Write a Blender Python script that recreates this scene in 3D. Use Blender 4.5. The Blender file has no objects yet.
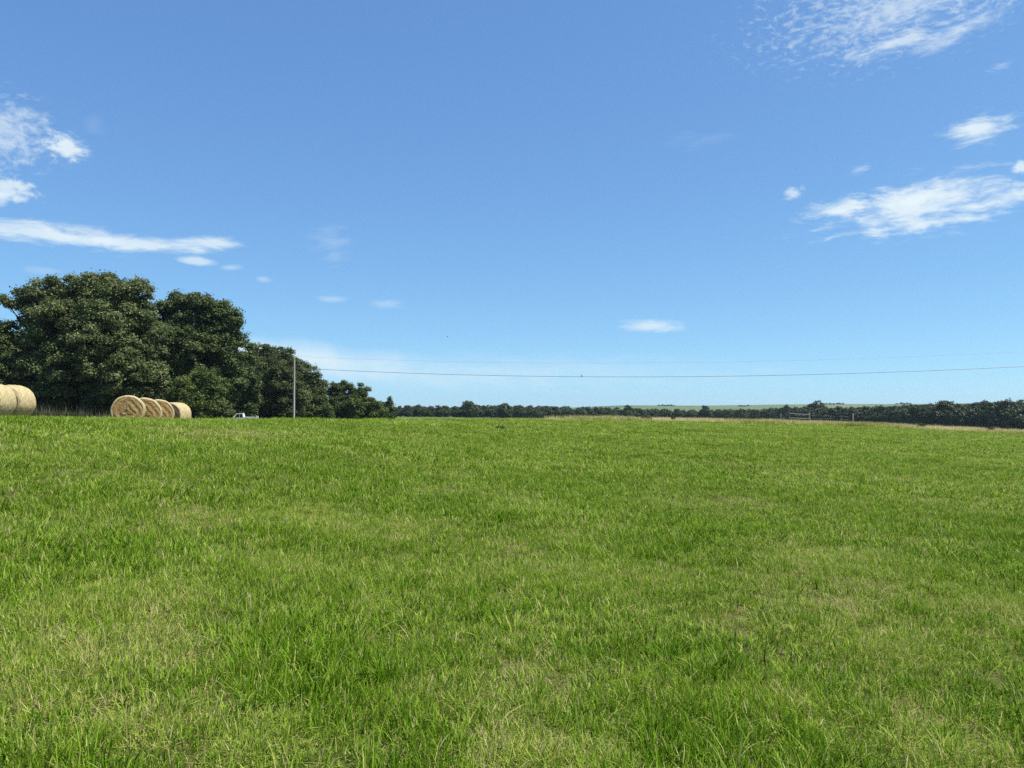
import bpy, bmesh, math
import numpy as np
from mathutils import Vector, Matrix

rng = np.random.default_rng(11)
R = math.radians
scene = bpy.context.scene
COL = scene.collection

# ------------------------------------------------------------------ camera
F = 773.0
CAM_Z = 1.60
PITCH = math.atan(27 / F)
cam_d = bpy.data.cameras.new('camera')
cam = bpy.data.objects.new('camera', cam_d)
COL.objects.link(cam)
cam.location = (0, 0, CAM_Z)
cam.rotation_euler = (R(90) + PITCH, 0, 0)
cam_d.sensor_width = 36
cam_d.lens = 36 * F / 1024
cam_d.clip_start = 0.05
cam_d.clip_end = 20000
scene.camera = cam


def ray(px, py):
    """world direction through a place of the photo, scaled to y = 1"""
    dx, dz = (px - 512) / F, (384 - py) / F
    y = math.cos(PITCH) - dz * math.sin(PITCH)
    z = math.sin(PITCH) + dz * math.cos(PITCH)
    return dx / y, z / y


def at(px, py, Y):
    u, v = ray(px, py)
    return Vector((u * Y, Y, CAM_Z + v * Y))


# ------------------------------------------------------------------ tags
def tag(o, label=None, cat=None, group=None, kind=None):
    if label: o['label'] = label
    if cat: o['category'] = cat
    if group: o['group'] = group
    if kind: o['kind'] = kind
    return o


def empty(name, loc, rz=0.0):
    o = bpy.data.objects.new(name, None)
    COL.objects.link(o)
    o.location = loc
    o.rotation_euler = (0, 0, rz)
    o.empty_display_size = 0.3
    return o


def link_mesh(name, me, mat=None, parent=None):
    o = bpy.data.objects.new(name, me)
    COL.objects.link(o)
    if mat is not None and len(me.materials) == 0:
        me.materials.append(mat)
    if parent is not None: o.parent = parent
    return o


def np_mesh(name, V, Fq, tone=None, smooth=False, extra=None):
    """mesh from numpy arrays; Fq (n,k) faces all with k corners"""
    me = bpy.data.meshes.new(name)
    V = np.asarray(V, np.float32); Fq = np.asarray(Fq, np.int32)
    n, k = Fq.shape
    me.vertices.add(len(V)); me.vertices.foreach_set('co', V.ravel())
    me.loops.add(n * k); me.loops.foreach_set('vertex_index', Fq.ravel())
    me.polygons.add(n)
    me.polygons.foreach_set('loop_start', np.arange(0, n * k, k, dtype=np.int32))
    me.update(calc_edges=True)
    me.polygons.foreach_set('use_smooth', np.full(n, smooth, dtype=bool))
    if tone is not None:
        a = me.attributes.new('tone', 'FLOAT', 'POINT')
        a.data.foreach_set('value', np.asarray(tone, np.float32))
    for key, val in (extra or {}).items():
        a = me.attributes.new(key, 'FLOAT', 'POINT')
        a.data.foreach_set('value', np.asarray(val, np.float32))
    me.validate()
    return me


# ------------------------------------------------------------------ node helper
class Nodes:
    def __init__(self, tree):
        self.t = tree; self.n = tree.nodes; self.l = tree.links

    def new(self, typ, **kw):
        nd = self.n.new(typ)
        for k, v in kw.items(): setattr(nd, k, v)
        return nd

    def put(self, sock, v):
        if isinstance(v, bpy.types.NodeSocket): self.l.new(v, sock)
        elif v is not None: sock.default_value = v

    def math(self, op, a, b=None, c=None, clamp=False):
        nd = self.new('ShaderNodeMath', operation=op, use_clamp=clamp)
        self.put(nd.inputs[0], a); self.put(nd.inputs[1], b)
        if c is not None: self.put(nd.inputs[2], c)
        return nd.outputs[0]

    def vmath(self, op, a, b=None):
        nd = self.new('ShaderNodeVectorMath', operation=op)
        self.put(nd.inputs[0], a)
        if b is not None: self.put(nd.inputs[1], b)
        return nd.outputs['Value'] if op in ('LENGTH', 'DOT_PRODUCT') else nd.outputs[0]

    def noise(self, vec, scale, detail=4, rough=0.55, dist=0.0):
        nd = self.new('ShaderNodeTexNoise')
        if vec is not None: self.l.new(vec, nd.inputs['Vector'])
        nd.inputs['Scale'].default_value = scale
        nd.inputs['Detail'].default_value = detail
        nd.inputs['Roughness'].default_value = rough
        nd.inputs['Distortion'].default_value = dist
        return nd.outputs['Fac']

    def mapping(self, vec, loc=(0, 0, 0), rot=(0, 0, 0), scale=(1, 1, 1), typ='POINT'):
        nd = self.new('ShaderNodeMapping', vector_type=typ)
        self.l.new(vec, nd.inputs['Vector'])
        nd.inputs['Location'].default_value = loc
        nd.inputs['Rotation'].default_value = rot
        nd.inputs['Scale'].default_value = scale
        return nd.outputs[0]

    def ramp(self, fac, stops, interp='LINEAR'):
        nd = self.new('ShaderNodeValToRGB')
        nd.color_ramp.interpolation = interp
        e = nd.color_ramp.elements
        while len(e) < len(stops): e.new(0.5)
        for el, (p, c) in zip(e, stops):
            el.position = p
            el.color = (*c, 1) if len(c) == 3 else c
        self.put(nd.inputs[0], fac)
        return nd.outputs[0]

    def maprange(self, v, a, b, c, d, interp='LINEAR'):
        nd = self.new('ShaderNodeMapRange', interpolation_type=interp)
        self.put(nd.inputs['Value'], v)
        for i, x in zip(('From Min', 'From Max', 'To Min', 'To Max'), (a, b, c, d)):
            nd.inputs[i].default_value = x
        return nd.outputs[0]

    def mix(self, fac, a, b, blend='MIX'):
        nd = self.new('ShaderNodeMix', data_type='RGBA', blend_type=blend)
        self.put(nd.inputs[0], fac)
        for s, v in ((nd.inputs[6], a), (nd.inputs[7], b)):
            if isinstance(v, tuple): v = (*v, 1)[:4]
            self.put(s, v)
        return nd.outputs[2]

    def attr(self, name, typ='GEOMETRY'):
        nd = self.new('ShaderNodeAttribute', attribute_name=name, attribute_type=typ)
        return nd.outputs['Fac']

    def pos(self):
        return self.new('ShaderNodeNewGeometry').outputs['Position']


def material(name, rough=0.8, spec=0.3):
    m = bpy.data.materials.new(name)
    m.use_nodes = True
    N = Nodes(m.node_tree)
    b = m.node_tree.nodes['Principled BSDF']
    b.inputs['Roughness'].default_value = rough
    b.inputs['Specular IOR Level'].default_value = spec
    return m, N, b


def bump(N, b, h, strength=0.3, dist=0.05):
    nd = N.new('ShaderNodeBump')
    nd.inputs['Strength'].default_value = strength
    nd.inputs['Distance'].default_value = dist
    N.l.new(h, nd.inputs['Height'])
    N.l.new(nd.outputs[0], b.inputs['Normal'])


# ------------------------------------------------------------------ terrain
# the field climbs from the camera to a low rounded crest and falls away behind it
_TX = np.array([-1e9, -180, -100, 0, 60, 125, 200, 300, 400, 500, 600, 700, 800, 900, 1024, 1150, 1300, 1e9])
_DC = np.array([50, 26, 25, 25, 25, 26, 28, 33, 44, 58, 72, 82, 88, 92, 95, 95, 90, 60])
_ZC = np.array([.6, 1.43, 1.40, 1.355, 1.315, 1.28, 1.25, 1.165, 1.03, .89, .74, .47, .17, -.20, -.76, -1.1, -1.2, .0])
_DF = np.array([200, 66, 66, 66, 66, 66, 75, 100, 200, 320, 380, 380, 330, 300, 280, 280, 280, 250])
_ZF = np.array([-1., 1.3, 1.28, 1.22, .98, .45, -.2, -.6, -1.4, -2.4, -3.2, -4., -5., -5.6, -6.2, -6.5, -6.5, -3.])
_AZ = np.degrees(np.arctan((_TX - 512) / F))
_AZ[0], _AZ[-1] = -180, 180
_AG = np.linspace(-180, 180, 3601)


def _smooth(tab):
    t = np.interp(_AG, _AZ, tab)
    k = np.exp(-0.5 * (np.arange(-60, 61) / 16.0) ** 2); k /= k.sum()
    return np.convolve(np.pad(t, 60, mode='edge'), k, 'valid')


_TAB = [_smooth(t) for t in (_DC, _ZC, _DF, _ZF)]


def crest_r(x, y):
    return np.interp(np.degrees(np.arctan2(x, y)), _AG, _TAB[0])


def ground_z(x, y):
    x = np.asarray(x, float); y = np.asarray(y, float)
    az = np.degrees(np.arctan2(x, y)); r = np.hypot(x, y)
    dc, zc, df, zf = (np.interp(az, _AG, t) for t in _TAB)
    t = np.minimum(r / dc, 1)
    near = zc * (1.5 * t - 0.5 * t ** 3)
    s = np.clip((r - dc) / (df - dc), 0, 1)
    far = zc + (zf - zc) * s * s * (3 - 2 * s)
    z = np.where(r < dc, near, far)
    w = np.clip((r - 3) / 6, 0, 1)
    z = z + w * 0.018 * (np.sin(x * .9 + 1.3 * np.sin(y * .31)) + np.sin(y * .8 + 1.7 * np.sin(x * .23)))
    z = z - np.clip((r - 500) / 3000, 0, 1) * 3.0
    return z


def gz(x, y): return float(ground_z(x, y))


# ------------------------------------------------------------------ materials
def field_color(N, pos):
    """large patches of the meadow, shared by the turf and the blades: 0 lush .. 1 dry"""
    p1 = N.noise(pos, 0.16, 3, .55)
    p2 = N.noise(pos, 0.75, 4, .6)
    p3 = N.noise(pos, 2.6, 3, .6)
    s = N.math('ADD', N.math('MULTIPLY', p1, .35), N.math('MULTIPLY', p2, .40))
    return N.math('ADD', s, N.math('MULTIPLY', p3, .25))


def mat_ground():
    m, N, b = material('field_turf', .95, .1)
    pos = N.pos()
    f = field_color(N, pos)
    fine = N.noise(pos, 60, 5, .75)
    fine2 = N.noise(pos, 9, 4, .7)
    v = N.math('ADD', N.math('MULTIPLY', f, .6), N.math('SUBTRACT', N.math('ADD', N.math('MULTIPLY', fine, .75), N.math('MULTIPLY', fine2, .45)), .40))
    c = N.ramp(v, [(.38, (.030, .042, .008)), (.48, (.070, .082, .018)), (.57, (.14, .125, .045)), (.68, (.24, .18, .09)), (.80, (.085, .055, .035))])
    # beyond the meadow: broad pastures
    ln = N.vmath('LENGTH', pos)
    far = N.maprange(ln, 110, 200, 0, 1)
    big = N.noise(pos, .006, 3, .5)
    fc = N.ramp(big, [(.35, (.06, .10, .02)), (.5, (.10, .14, .035)), (.65, (.16, .16, .06))])
    N.l.new(N.mix(far, c, fc), b.inputs['Base Color'])
    bump(N, b, N.math('ADD', fine, fine2), .6, .03)
    return m


def mat_blade(name, stops, dryshift, transl=.35):
    m, N, b = material(name, .65, .10)
    pos = N.pos()
    f = field_color(N, pos)
    tone = N.attr('tone')
    inst = N.attr('shift', 'INSTANCER')
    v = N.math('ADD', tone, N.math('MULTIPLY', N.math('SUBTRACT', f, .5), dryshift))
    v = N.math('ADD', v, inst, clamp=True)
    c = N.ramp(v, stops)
    N.l.new(c, b.inputs['Base Color'])
    tr = N.new('ShaderNodeBsdfTranslucent')
    N.l.new(N.mix(1.0, c, (1.0, 1.0, .6), 'MULTIPLY'), tr.inputs['Color'])
    mx = N.new('ShaderNodeMixShader')
    mx.inputs[0].default_value = transl
    N.l.new(b.outputs[0], mx.inputs[1]); N.l.new(tr.outputs[0], mx.inputs[2])
    N.l.new(mx.outputs[0], m.node_tree.nodes['Material Output'].inputs['Surface'])
    return m


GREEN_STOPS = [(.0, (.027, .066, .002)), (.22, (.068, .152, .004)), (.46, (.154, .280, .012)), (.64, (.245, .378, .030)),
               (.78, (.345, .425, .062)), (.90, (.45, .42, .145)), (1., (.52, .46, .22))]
DRY_STOPS = [(.0, (.13, .19, .02)), (.3, (.29, .31, .07)), (.5, (.48, .43, .17)), (.75, (.64, .54, .28)), (1., (.72, .62, .38))]
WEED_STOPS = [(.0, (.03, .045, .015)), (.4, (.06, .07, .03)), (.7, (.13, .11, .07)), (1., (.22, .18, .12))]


def mat_leaf(name, stops, transl=.22):
    m, N, b = material(name, .5, .3)
    tone = N.attr('tone')
    oi = N.new('ShaderNodeObjectInfo').outputs['Random']
    v = N.math('ADD', tone, N.math('MULTIPLY', N.math('SUBTRACT', oi, .5), .22), clamp=True)
    c = N.ramp(v, stops)
    N.l.new(c, b.inputs['Base Color'])
    tr = N.new('ShaderNodeBsdfTranslucent')
    N.l.new(c, tr.inputs['Color'])
    mx = N.new('ShaderNodeMixShader'); mx.inputs[0].default_value = transl
    N.l.new(b.outputs[0], mx.inputs[1]); N.l.new(tr.outputs[0], mx.inputs[2])
    N.l.new(mx.outputs[0], m.node_tree.nodes['Material Output'].inputs['Surface'])
    return m


def mat_bark():
    m, N, b = material('bark', .9, .15)
    oc = N.new('ShaderNodeTexCoord').outputs['Object']
    n = N.noise(N.mapping(oc, scale=(6, 6, 1.2)), 2.0, 6, .65)
    N.l.new(N.ramp(n, [(.3, (.035, .028, .022)), (.7, (.12, .10, .08))]), b.inputs['Base Color'])
    bump(N, b, n, .6, .05)
    return m


def mat_wrap():
    m, N, b = material('net_wrapped_straw', .7, .25)
    oc = N.new('ShaderNodeTexCoord').outputs['Object']
    n1 = N.noise(N.mapping(oc, scale=(2, 2, 26)), 1.6, 5, .65)
    n2 = N.noise(N.mapping(oc, scale=(9, 9, 9)), 1.3, 5, .7)
    v = N.math('ADD', N.math('MULTIPLY', n1, .55), N.math('MULTIPLY', n2, .45))
    N.l.new(N.ramp(v, [(.38, (.19, .14, .065)), (.50, (.41, .335, .175)), (.64, (.58, .47, .225))]), b.inputs['Base Color'])
    bump(N, b, v, .55, .03)
    return m


def mat_hay_end():
    m, N, b = material('cut_hay', .9, .1)
    oc = N.new('ShaderNodeTexCoord').outputs['Object']
    sp = N.new('ShaderNodeSeparateXYZ'); N.l.new(oc, sp.inputs[0])
    x, y = sp.outputs[0], sp.outputs[1]
    r = N.math('SQRT', N.math('ADD', N.math('MULTIPLY', x, x), N.math('MULTIPLY', y, y)))
    a = N.math('ARCTAN2', y, x)
    warp = N.math('MULTIPLY', N.math('SUBTRACT', N.noise(oc, 2.6, 3, .6), .5), .42)
    ph = N.math('ADD', N.math('MULTIPLY', N.math('ADD', r, warp), 21.0), a)
    ring = N.math('MULTIPLY_ADD', N.math('SINE', ph), .5, .5)
    n = N.noise(oc, 24, 5, .75)
    n3 = N.noise(oc, 3.5, 3, .6)
    v = N.math('ADD', N.math('MULTIPLY', ring, .15), N.math('ADD', N.math('MULTIPLY', n, .57), N.math('MULTIPLY', n3, .28)))
    N.l.new(N.ramp(v, [(.28, (.21, .125, .045)), (.47, (.33, .21, .083)), (.63, (.44, .305, .135)), (.80, (.56, .44, .23))]), b.inputs['Base Color'])
    bump(N, b, v, .8, .05)
    return m


def mat_plain(name, c1, c2, scale=4, rough=.7, spec=.3, metal=0, stretch=(1, 1, 1)):
    m, N, b = material(name, rough, spec)
    oc = N.new('ShaderNodeTexCoord').outputs['Object']
    n = N.noise(N.mapping(oc, scale=stretch), scale, 5, .65)
    N.l.new(N.ramp(n, [(.3, c1), (.7, c2)]), b.inputs['Base Color'])
    b.inputs['Metallic'].default_value = metal
    return m


M_ground = mat_ground()
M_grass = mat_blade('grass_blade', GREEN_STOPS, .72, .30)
M_dry = mat_blade('dry_grass_blade', DRY_STOPS, .7, .3)
M_weed = mat_blade('weed_stalk', WEED_STOPS, .3, .2)
M_oak = mat_leaf('oak_leaf', [(.0, (.028, .044, .010)), (.35, (.062, .088, .019)), (.65, (.112, .142, .036)), (1., (.21, .235, .09))], .3)
M_dark = mat_leaf('dark_leaf', [(.0, (.021, .037, .008)), (.4, (.048, .078, .015)), (.7, (.088, .122, .026)), (1., (.165, .195, .06))], .28)
M_light = mat_leaf('light_leaf', [(.0, (.042, .064, .012)), (.4, (.088, .126, .022)), (.7, (.140, .178, .036)), (1., (.20, .235, .06))], .3)
M_far = mat_leaf('far_leaf', [(.0, (.026, .042, .012)), (.4, (.052, .078, .021)), (.7, (.084, .116, .033)), (1., (.13, .16, .055))])
M_bark = mat_bark()
M_wrap = mat_wrap()
M_hay = mat_hay_end()
M_pole = mat_plain('weathered_pole_wood', (.30, .27, .23), (.48, .44, .38), 3, .85, .15, 0, (8, 8, .8))
M_post = mat_plain('grey_post_wood', (.15, .138, .118), (.26, .24, .205), 3, .85, .15, 0, (6, 6, 1))
M_wire = mat_plain('aluminium_wire', (.20, .21, .22), (.32, .33, .34), 2, .5, .4, .6)
M_ceramic = mat_plain('grey_porcelain', (.35, .36, .38), (.45, .46, .48), 3, .25, .5)
M_paint = mat_plain('white_car_paint', (.55, .56, .57), (.66, .67, .67), 2, .35, .4)
M_glass = mat_plain('dark_window_glass', (.012, .014, .016), (.02, .022, .024), 1, .06, .6)
M_rubber = mat_plain('tyre_rubber', (.015, .015, .015), (.03, .03, .03), 8, .85, .2)
M_steel = mat_plain('dull_steel', (.35, .35, .36), (.5, .5, .5), 5, .4, .5, .7)
M_lamp = mat_plain('headlight_lens', (.6, .6, .58), (.75, .75, .72), 3, .15, .5)
M_tail = mat_plain('red_lens', (.35, .015, .01), (.45, .02, .015), 3, .2, .5)
M_feather = mat_plain('dark_feather', (.012, .012, .014), (.03, .03, .034), 9, .6, .3)

# ------------------------------------------------------------------ ground sheet (polar grid, finer near the camera)
rad = np.concatenate([[0.01], np.geomspace(.8, 130, 150), np.geomspace(134, 9000, 70)])
ang = np.concatenate([np.arange(-50, 50, .5), np.arange(50, 310, 2.5)])
ang = np.radians(ang)
RR, AA = np.meshgrid(rad, ang, indexing='ij')
X, Y = RR * np.sin(AA), RR * np.cos(AA)
Z = ground_z(X, Y)
na, nr = len(ang), len(rad)
idx = np.arange(nr * na).reshape(nr, na)
nxt = np.roll(idx, -1, axis=1)
Fq = np.stack([idx[:-1], nxt[:-1], nxt[1:], idx[1:]], -1).reshape(-1, 4)[:, ::-1]
g_me = np_mesh('ground', np.stack([X, Y, Z], -1).reshape(-1, 3), Fq, smooth=True)
ground = link_mesh('ground', g_me, M_ground)
tag(ground, 'green meadow ground rising to a low crest and falling away to far pastures', kind='structure')


# ------------------------------------------------------------------ far hills
def mat_hill():
    m, N, b = material('far_pasture', .95, .1)
    pos = N.pos()
    n = N.noise(N.mapping(pos, scale=(1, .6, 1)), .0035, 3, .55)
    n2 = N.noise(pos, .02, 4, .6)
    v = N.math('ADD', N.math('MULTIPLY', n, .75), N.math('MULTIPLY', n2, .25))
    N.l.new(N.ramp(v, [(.36, (.05, .075, .03)), (.43, (.075, .115, .038)), (.55, (.10, .145, .048)), (.68, (.14, .15, .065))]), b.inputs['Base Color'])
    return m


HILL_D = 2300.0
hx = np.linspace(-900, 2600, 141)
hy = np.linspace(1500, 3400, 48)
HX, HY = np.meshgrid(hx, hy, indexing='ij')
pxs = 512 + F * HX / HY
ridge_py = np.interp(pxs, [300, 450, 560, 620, 700, 780, 860, 940, 1024, 1200, 1500], [413, 411, 408, 405.6, 404.9, 404.6, 403.9, 403.4, 403.2, 404, 408])
hz = (411 - ridge_py) / F * HILL_D + CAM_Z
prof = np.exp(-((HY - HILL_D - 120 * np.sin(HX / 400)) / 420) ** 2)
HZ = -8 + (hz + 8) * prof + 1.2 * prof * np.sin(HX / 90 + HY / 140)
n1, n2 = HX.shape
idx = np.arange(n1 * n2).reshape(n1, n2)
Fq = np.stack([idx[:-1, :-1], idx[1:, :-1], idx[1:, 1:], idx[:-1, 1:]], -1).reshape(-1, 4)
hills = link_mesh('hills', np_mesh('hills', np.stack([HX, HY, HZ], -1).reshape(-1, 3), Fq, smooth=True), mat_hill())
tag(hills, 'low pale green hills on the horizon', kind='structure')


def hill_z(x, y):
    i = np.clip(np.interp(x, hx, np.arange(n1)).round().astype(int), 0, n1 - 1)
    j = np.clip(np.interp(y, hy, np.arange(n2)).round().astype(int), 0, n2 - 1)
    return HZ[i, j]


# ------------------------------------------------------------------ grass
def blades(n, radius, hmin, hmax, width, lean, curl, rs, tone_mu, tone_sd, dry_frac, seg=3):
    """a tuft: n bent tapering ribbons"""
    a = rs.uniform(0, 2 * np.pi, n); rr = radius * np.sqrt(rs.uniform(0, 1, n))
    bx, by = rr * np.cos(a), rr * np.sin(a)
    da = a + rs.normal(0, 1.0, n)
    ln = rs.uniform(hmin, hmax, n) * rs.uniform(.75, 1.15, n)
    th0 = np.abs(rs.normal(0, lean, n)); cv = np.abs(rs.normal(curl, curl * .6, n))
    w = width * rs.uniform(.6, 1.3, n)
    tw = rs.uniform(0, np.pi, n)
    V, T = [], []
    px_, pz_ = np.zeros(n), np.zeros(n)
    sx, sy = np.cos(da + np.pi / 2 + (tw - np.pi / 2) * .5), np.sin(da + np.pi / 2 + (tw - np.pi / 2) * .5)
    tone = np.clip(rs.normal(tone_mu, tone_sd, n), 0, 1)
    dry = rs.uniform(0, 1, n) < dry_frac
    tone[dry] = rs.uniform(.78, 1, dry.sum())
    rows = []
    for i in range(seg + 1):
        t = i / seg
        ww = w * (1 - t ** 1.6) * .5 + .0003
        cx, cy = bx + px_ * np.cos(da), by + px_ * np.sin(da)
        rows.append(np.stack([cx - sx * ww, cy - sy * ww, pz_], -1))
        rows.append(np.stack([cx + sx * ww, cy + sy * ww, pz_], -1))
        th = th0 + cv * t
        px_ = px_ + np.sin(th) * ln / seg
        pz_ = np.maximum(pz_ + np.cos(th) * ln / seg, .004)
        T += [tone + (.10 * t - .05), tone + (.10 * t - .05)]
    V = np.stack(rows, 1)                                  # n, 2(seg+1), 3
    T = np.stack(T, 1)
    k = 2 * (seg + 1)
    base = (np.arange(n) * k)[:, None, None]
    f = np.stack([[2 * i, 2 * i + 1, 2 * i + 3, 2 * i + 2] for i in range(seg)])
    Fq = (base + f[None]).reshape(-1, 4)
    return V.reshape(-1, 3), Fq, T.ravel()


def merge(parts):
    V, Fq, T, o = [], [], [], 0
    for v, f, t in parts:
        V.append(v); Fq.append(f + o); T.append(t); o += len(v)
    return np.concatenate(V), np.concatenate(Fq), np.concatenate(T)


def tuft_collection(name, makers, mat):
    c = bpy.data.collections.new(name)
    for i, mk in enumerate(makers):
        v, f, t = mk
        me = np_mesh('%s_%02d' % (name, i), v, f, t, smooth=True)
        me.materials.append(mat)
        o = bpy.data.objects.new('%s_%02d' % (name, i), me)
        c.objects.link(o)
    return c


def scatter(name, coll, P, kind_idx, rot, scl, shift, label):
    me = bpy.data.meshes.new(name)
    me.vertices.add(len(P)); me.vertices.foreach_set('co', np.asarray(P, np.float32).ravel())
    for nm, ty, arr, fld in (('pick', 'INT', kind_idx.astype(np.int32), 'value'), ('rot', 'FLOAT_VECTOR', rot.astype(np.float32).ravel(), 'vector'),
                             ('scl', 'FLOAT_VECTOR', scl.astype(np.float32).ravel(), 'vector'), ('shift', 'FLOAT', shift.astype(np.float32), 'value')):
        at_ = me.attributes.new(nm, ty, 'POINT'); at_.data.foreach_set(fld, arr)
    me.update()
    o = bpy.data.objects.new(name, me); COL.objects.link(o)
    ng = bpy.data.node_groups.new(name + '_scatter', 'GeometryNodeTree')
    ng.interface.new_socket('Geometry', in_out='INPUT', socket_type='NodeSocketGeometry')
    ng.interface.new_socket('Geometry', in_out='OUTPUT', socket_type='NodeSocketGeometry')
    n, l = ng.nodes, ng.links
    gi, go = n.new('NodeGroupInput'), n.new('NodeGroupOutput')
    ci = n.new('GeometryNodeCollectionInfo')
    ci.inputs['Collection'].default_value = coll
    ci.inputs['Separate Children'].default_value = True
    ci.inputs['Reset Children'].default_value = True
    ip = n.new('GeometryNodeInstanceOnPoints')
    ip.inputs['Pick Instance'].default_value = True

    def named(nm, ty):
        a = n.new('GeometryNodeInputNamedAttribute'); a.data_type = ty
        a.inputs['Name'].default_value = nm
        return a.outputs['Attribute']
    l.new(gi.outputs[0], ip.inputs['Points']); l.new(ci.outputs[0], ip.inputs['Instance'])
    l.new(named('pick', 'INT'), ip.inputs['Instance Index'])
    e2r = n.new('FunctionNodeEulerToRotation')
    l.new(named('rot', 'FLOAT_VECTOR'), e2r.inputs[0]); l.new(e2r.outputs[0], ip.inputs['Rotation'])
    l.new(named('scl', 'FLOAT_VECTOR'), ip.inputs['Scale'])
    l.new(ip.outputs[0], go.inputs[0])
    md = o.modifiers.new('scatter', 'NODES'); md.node_group = ng
    tag(o, label, kind='stuff')
    return o


def wedge(n, r0, r1, a0, a1):
    r = np.sqrt(rng.uniform(r0 * r0, r1 * r1, n)); a = np.radians(rng.uniform(a0, a1, n))
    return r * np.sin(a), r * np.cos(a)


def vnoise(x, y, s, seed):
    """smooth value noise for placing"""
    rs = np.random.default_rng(seed); g = rs.uniform(0, 1, (64, 64))
    u, v = x / s, y / s
    i, j = np.floor(u).astype(int), np.floor(v).astype(int)
    fu, fv = u - i, v - j
    fu, fv = fu * fu * (3 - 2 * fu), fv * fv * (3 - 2 * fv)
    G = lambda a, b: g[a % 64, b % 64]
    return (G(i, j) * (1 - fu) + G(i + 1, j) * fu) * (1 - fv) + (G(i, j + 1) * (1 - fu) + G(i + 1, j + 1) * fu) * fv


mk = []
for i in range(8):        # ordinary sward
    rs = np.random.default_rng(100 + i)
    mk.append(merge([blades(30, .095, .045, .105, .0054, .62, .70, rs, .42, .17, .07),
                     blades(12, .11, .03, .075, .0048, 1.2, .4, rs, .72, .17, .4)]))
for i in range(4):        # lush taller tufts
    rs = np.random.default_rng(200 + i)
    mk.append(merge([blades(30, .075, .08, .15, .0062, .52, .8, rs, .38, .14, .04),
                     blades(5, .08, .12, .22, .005, .5, .9, rs, .6, .12, .15)]))
for i in range(4):        # thatch: flat straw with a few blades
    rs = np.random.default_rng(300 + i)
    mk.append(merge([blades(34, .12, .03, .12, .0044, 1.42, .25, rs, .78, .14, .25),
                     blades(18, .11, .03, .08, .0046, .7, .5, rs, .50, .17, .10)]))
for i in range(3):        # long single stems, bent over
    rs = np.random.default_rng(400 + i)
    mk.append(merge([blades(4, .05, .18, .30, .0042, .45, .95, rs, .72, .14, .3),
                     blades(10, .06, .06, .12, .0048, .5, .6, rs, .45, .14, .1)]))
for i in range(8):        # broader leaved clumps
    rs = np.random.default_rng(450 + i)
    mk.append(merge([blades(19, .115, .05, .125, .0088, .62, .85, rs, .46, .22, .03),
                     blades(5, .11, .05, .10, .0075, 1.1, .5, rs, .70, .17, .2)]))
GRASS = tuft_collection('tuft', mk, M_grass)

def on_ground(px, py):
    u, v = ray(px, py)
    y = 1.5
    while y < 110 and CAM_Z + v * y > gz(u * y, y) + .04: y += .05
    return u * y, y


# worn and dried-out spots of this meadow: x, y, radius across, radius deep, strength
DRY = [(*on_ground(px, py), rx, ry, k) for px, py, rx, ry, k in [
    (90, 600, .55, .75, 1.0), (60, 650, .5, .45, .8), (300, 575, .75, .8, .9), (200, 585, .5, .5, .6), (580, 577, .8, .6, 1.0), (660, 580, .5, .4, .8), (470, 575, .5, .5, .6),
    (760, 690, .30, .22, 1.0), (675, 685, .22, .25, .9), (270, 735, .22, .20, 1.0), (150, 725, .3, .2, .7), (30, 690, .3, .25, .8), (520, 745, .25, .18, .9), (590, 755, .2, .15, .9),
    (900, 640, .5, .4, .6), (960, 745, .3, .2, .8), (420, 690, .3, .25, .5), (850, 560, .9, .7, .5), (330, 520, 1.2, 1.0, .5), (110, 470, 2.2, 1.3, .35), (700, 500, 1.8, 1.2, .3), (240, 432, 1.8, 1.6, .8), (1000, 600, .5, .5, .6)]]


def dryness(x, y):
    d = np.zeros_like(x)
    for cx, cy, rx, ry, k in DRY:
        d = np.maximum(d, k * np.exp(-(((x - cx) / rx) ** 2 + ((y - cy) / ry) ** 2)))
    return d * (.55 + .9 * vnoise(x + 40, y + 40, .22, 31))


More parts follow.
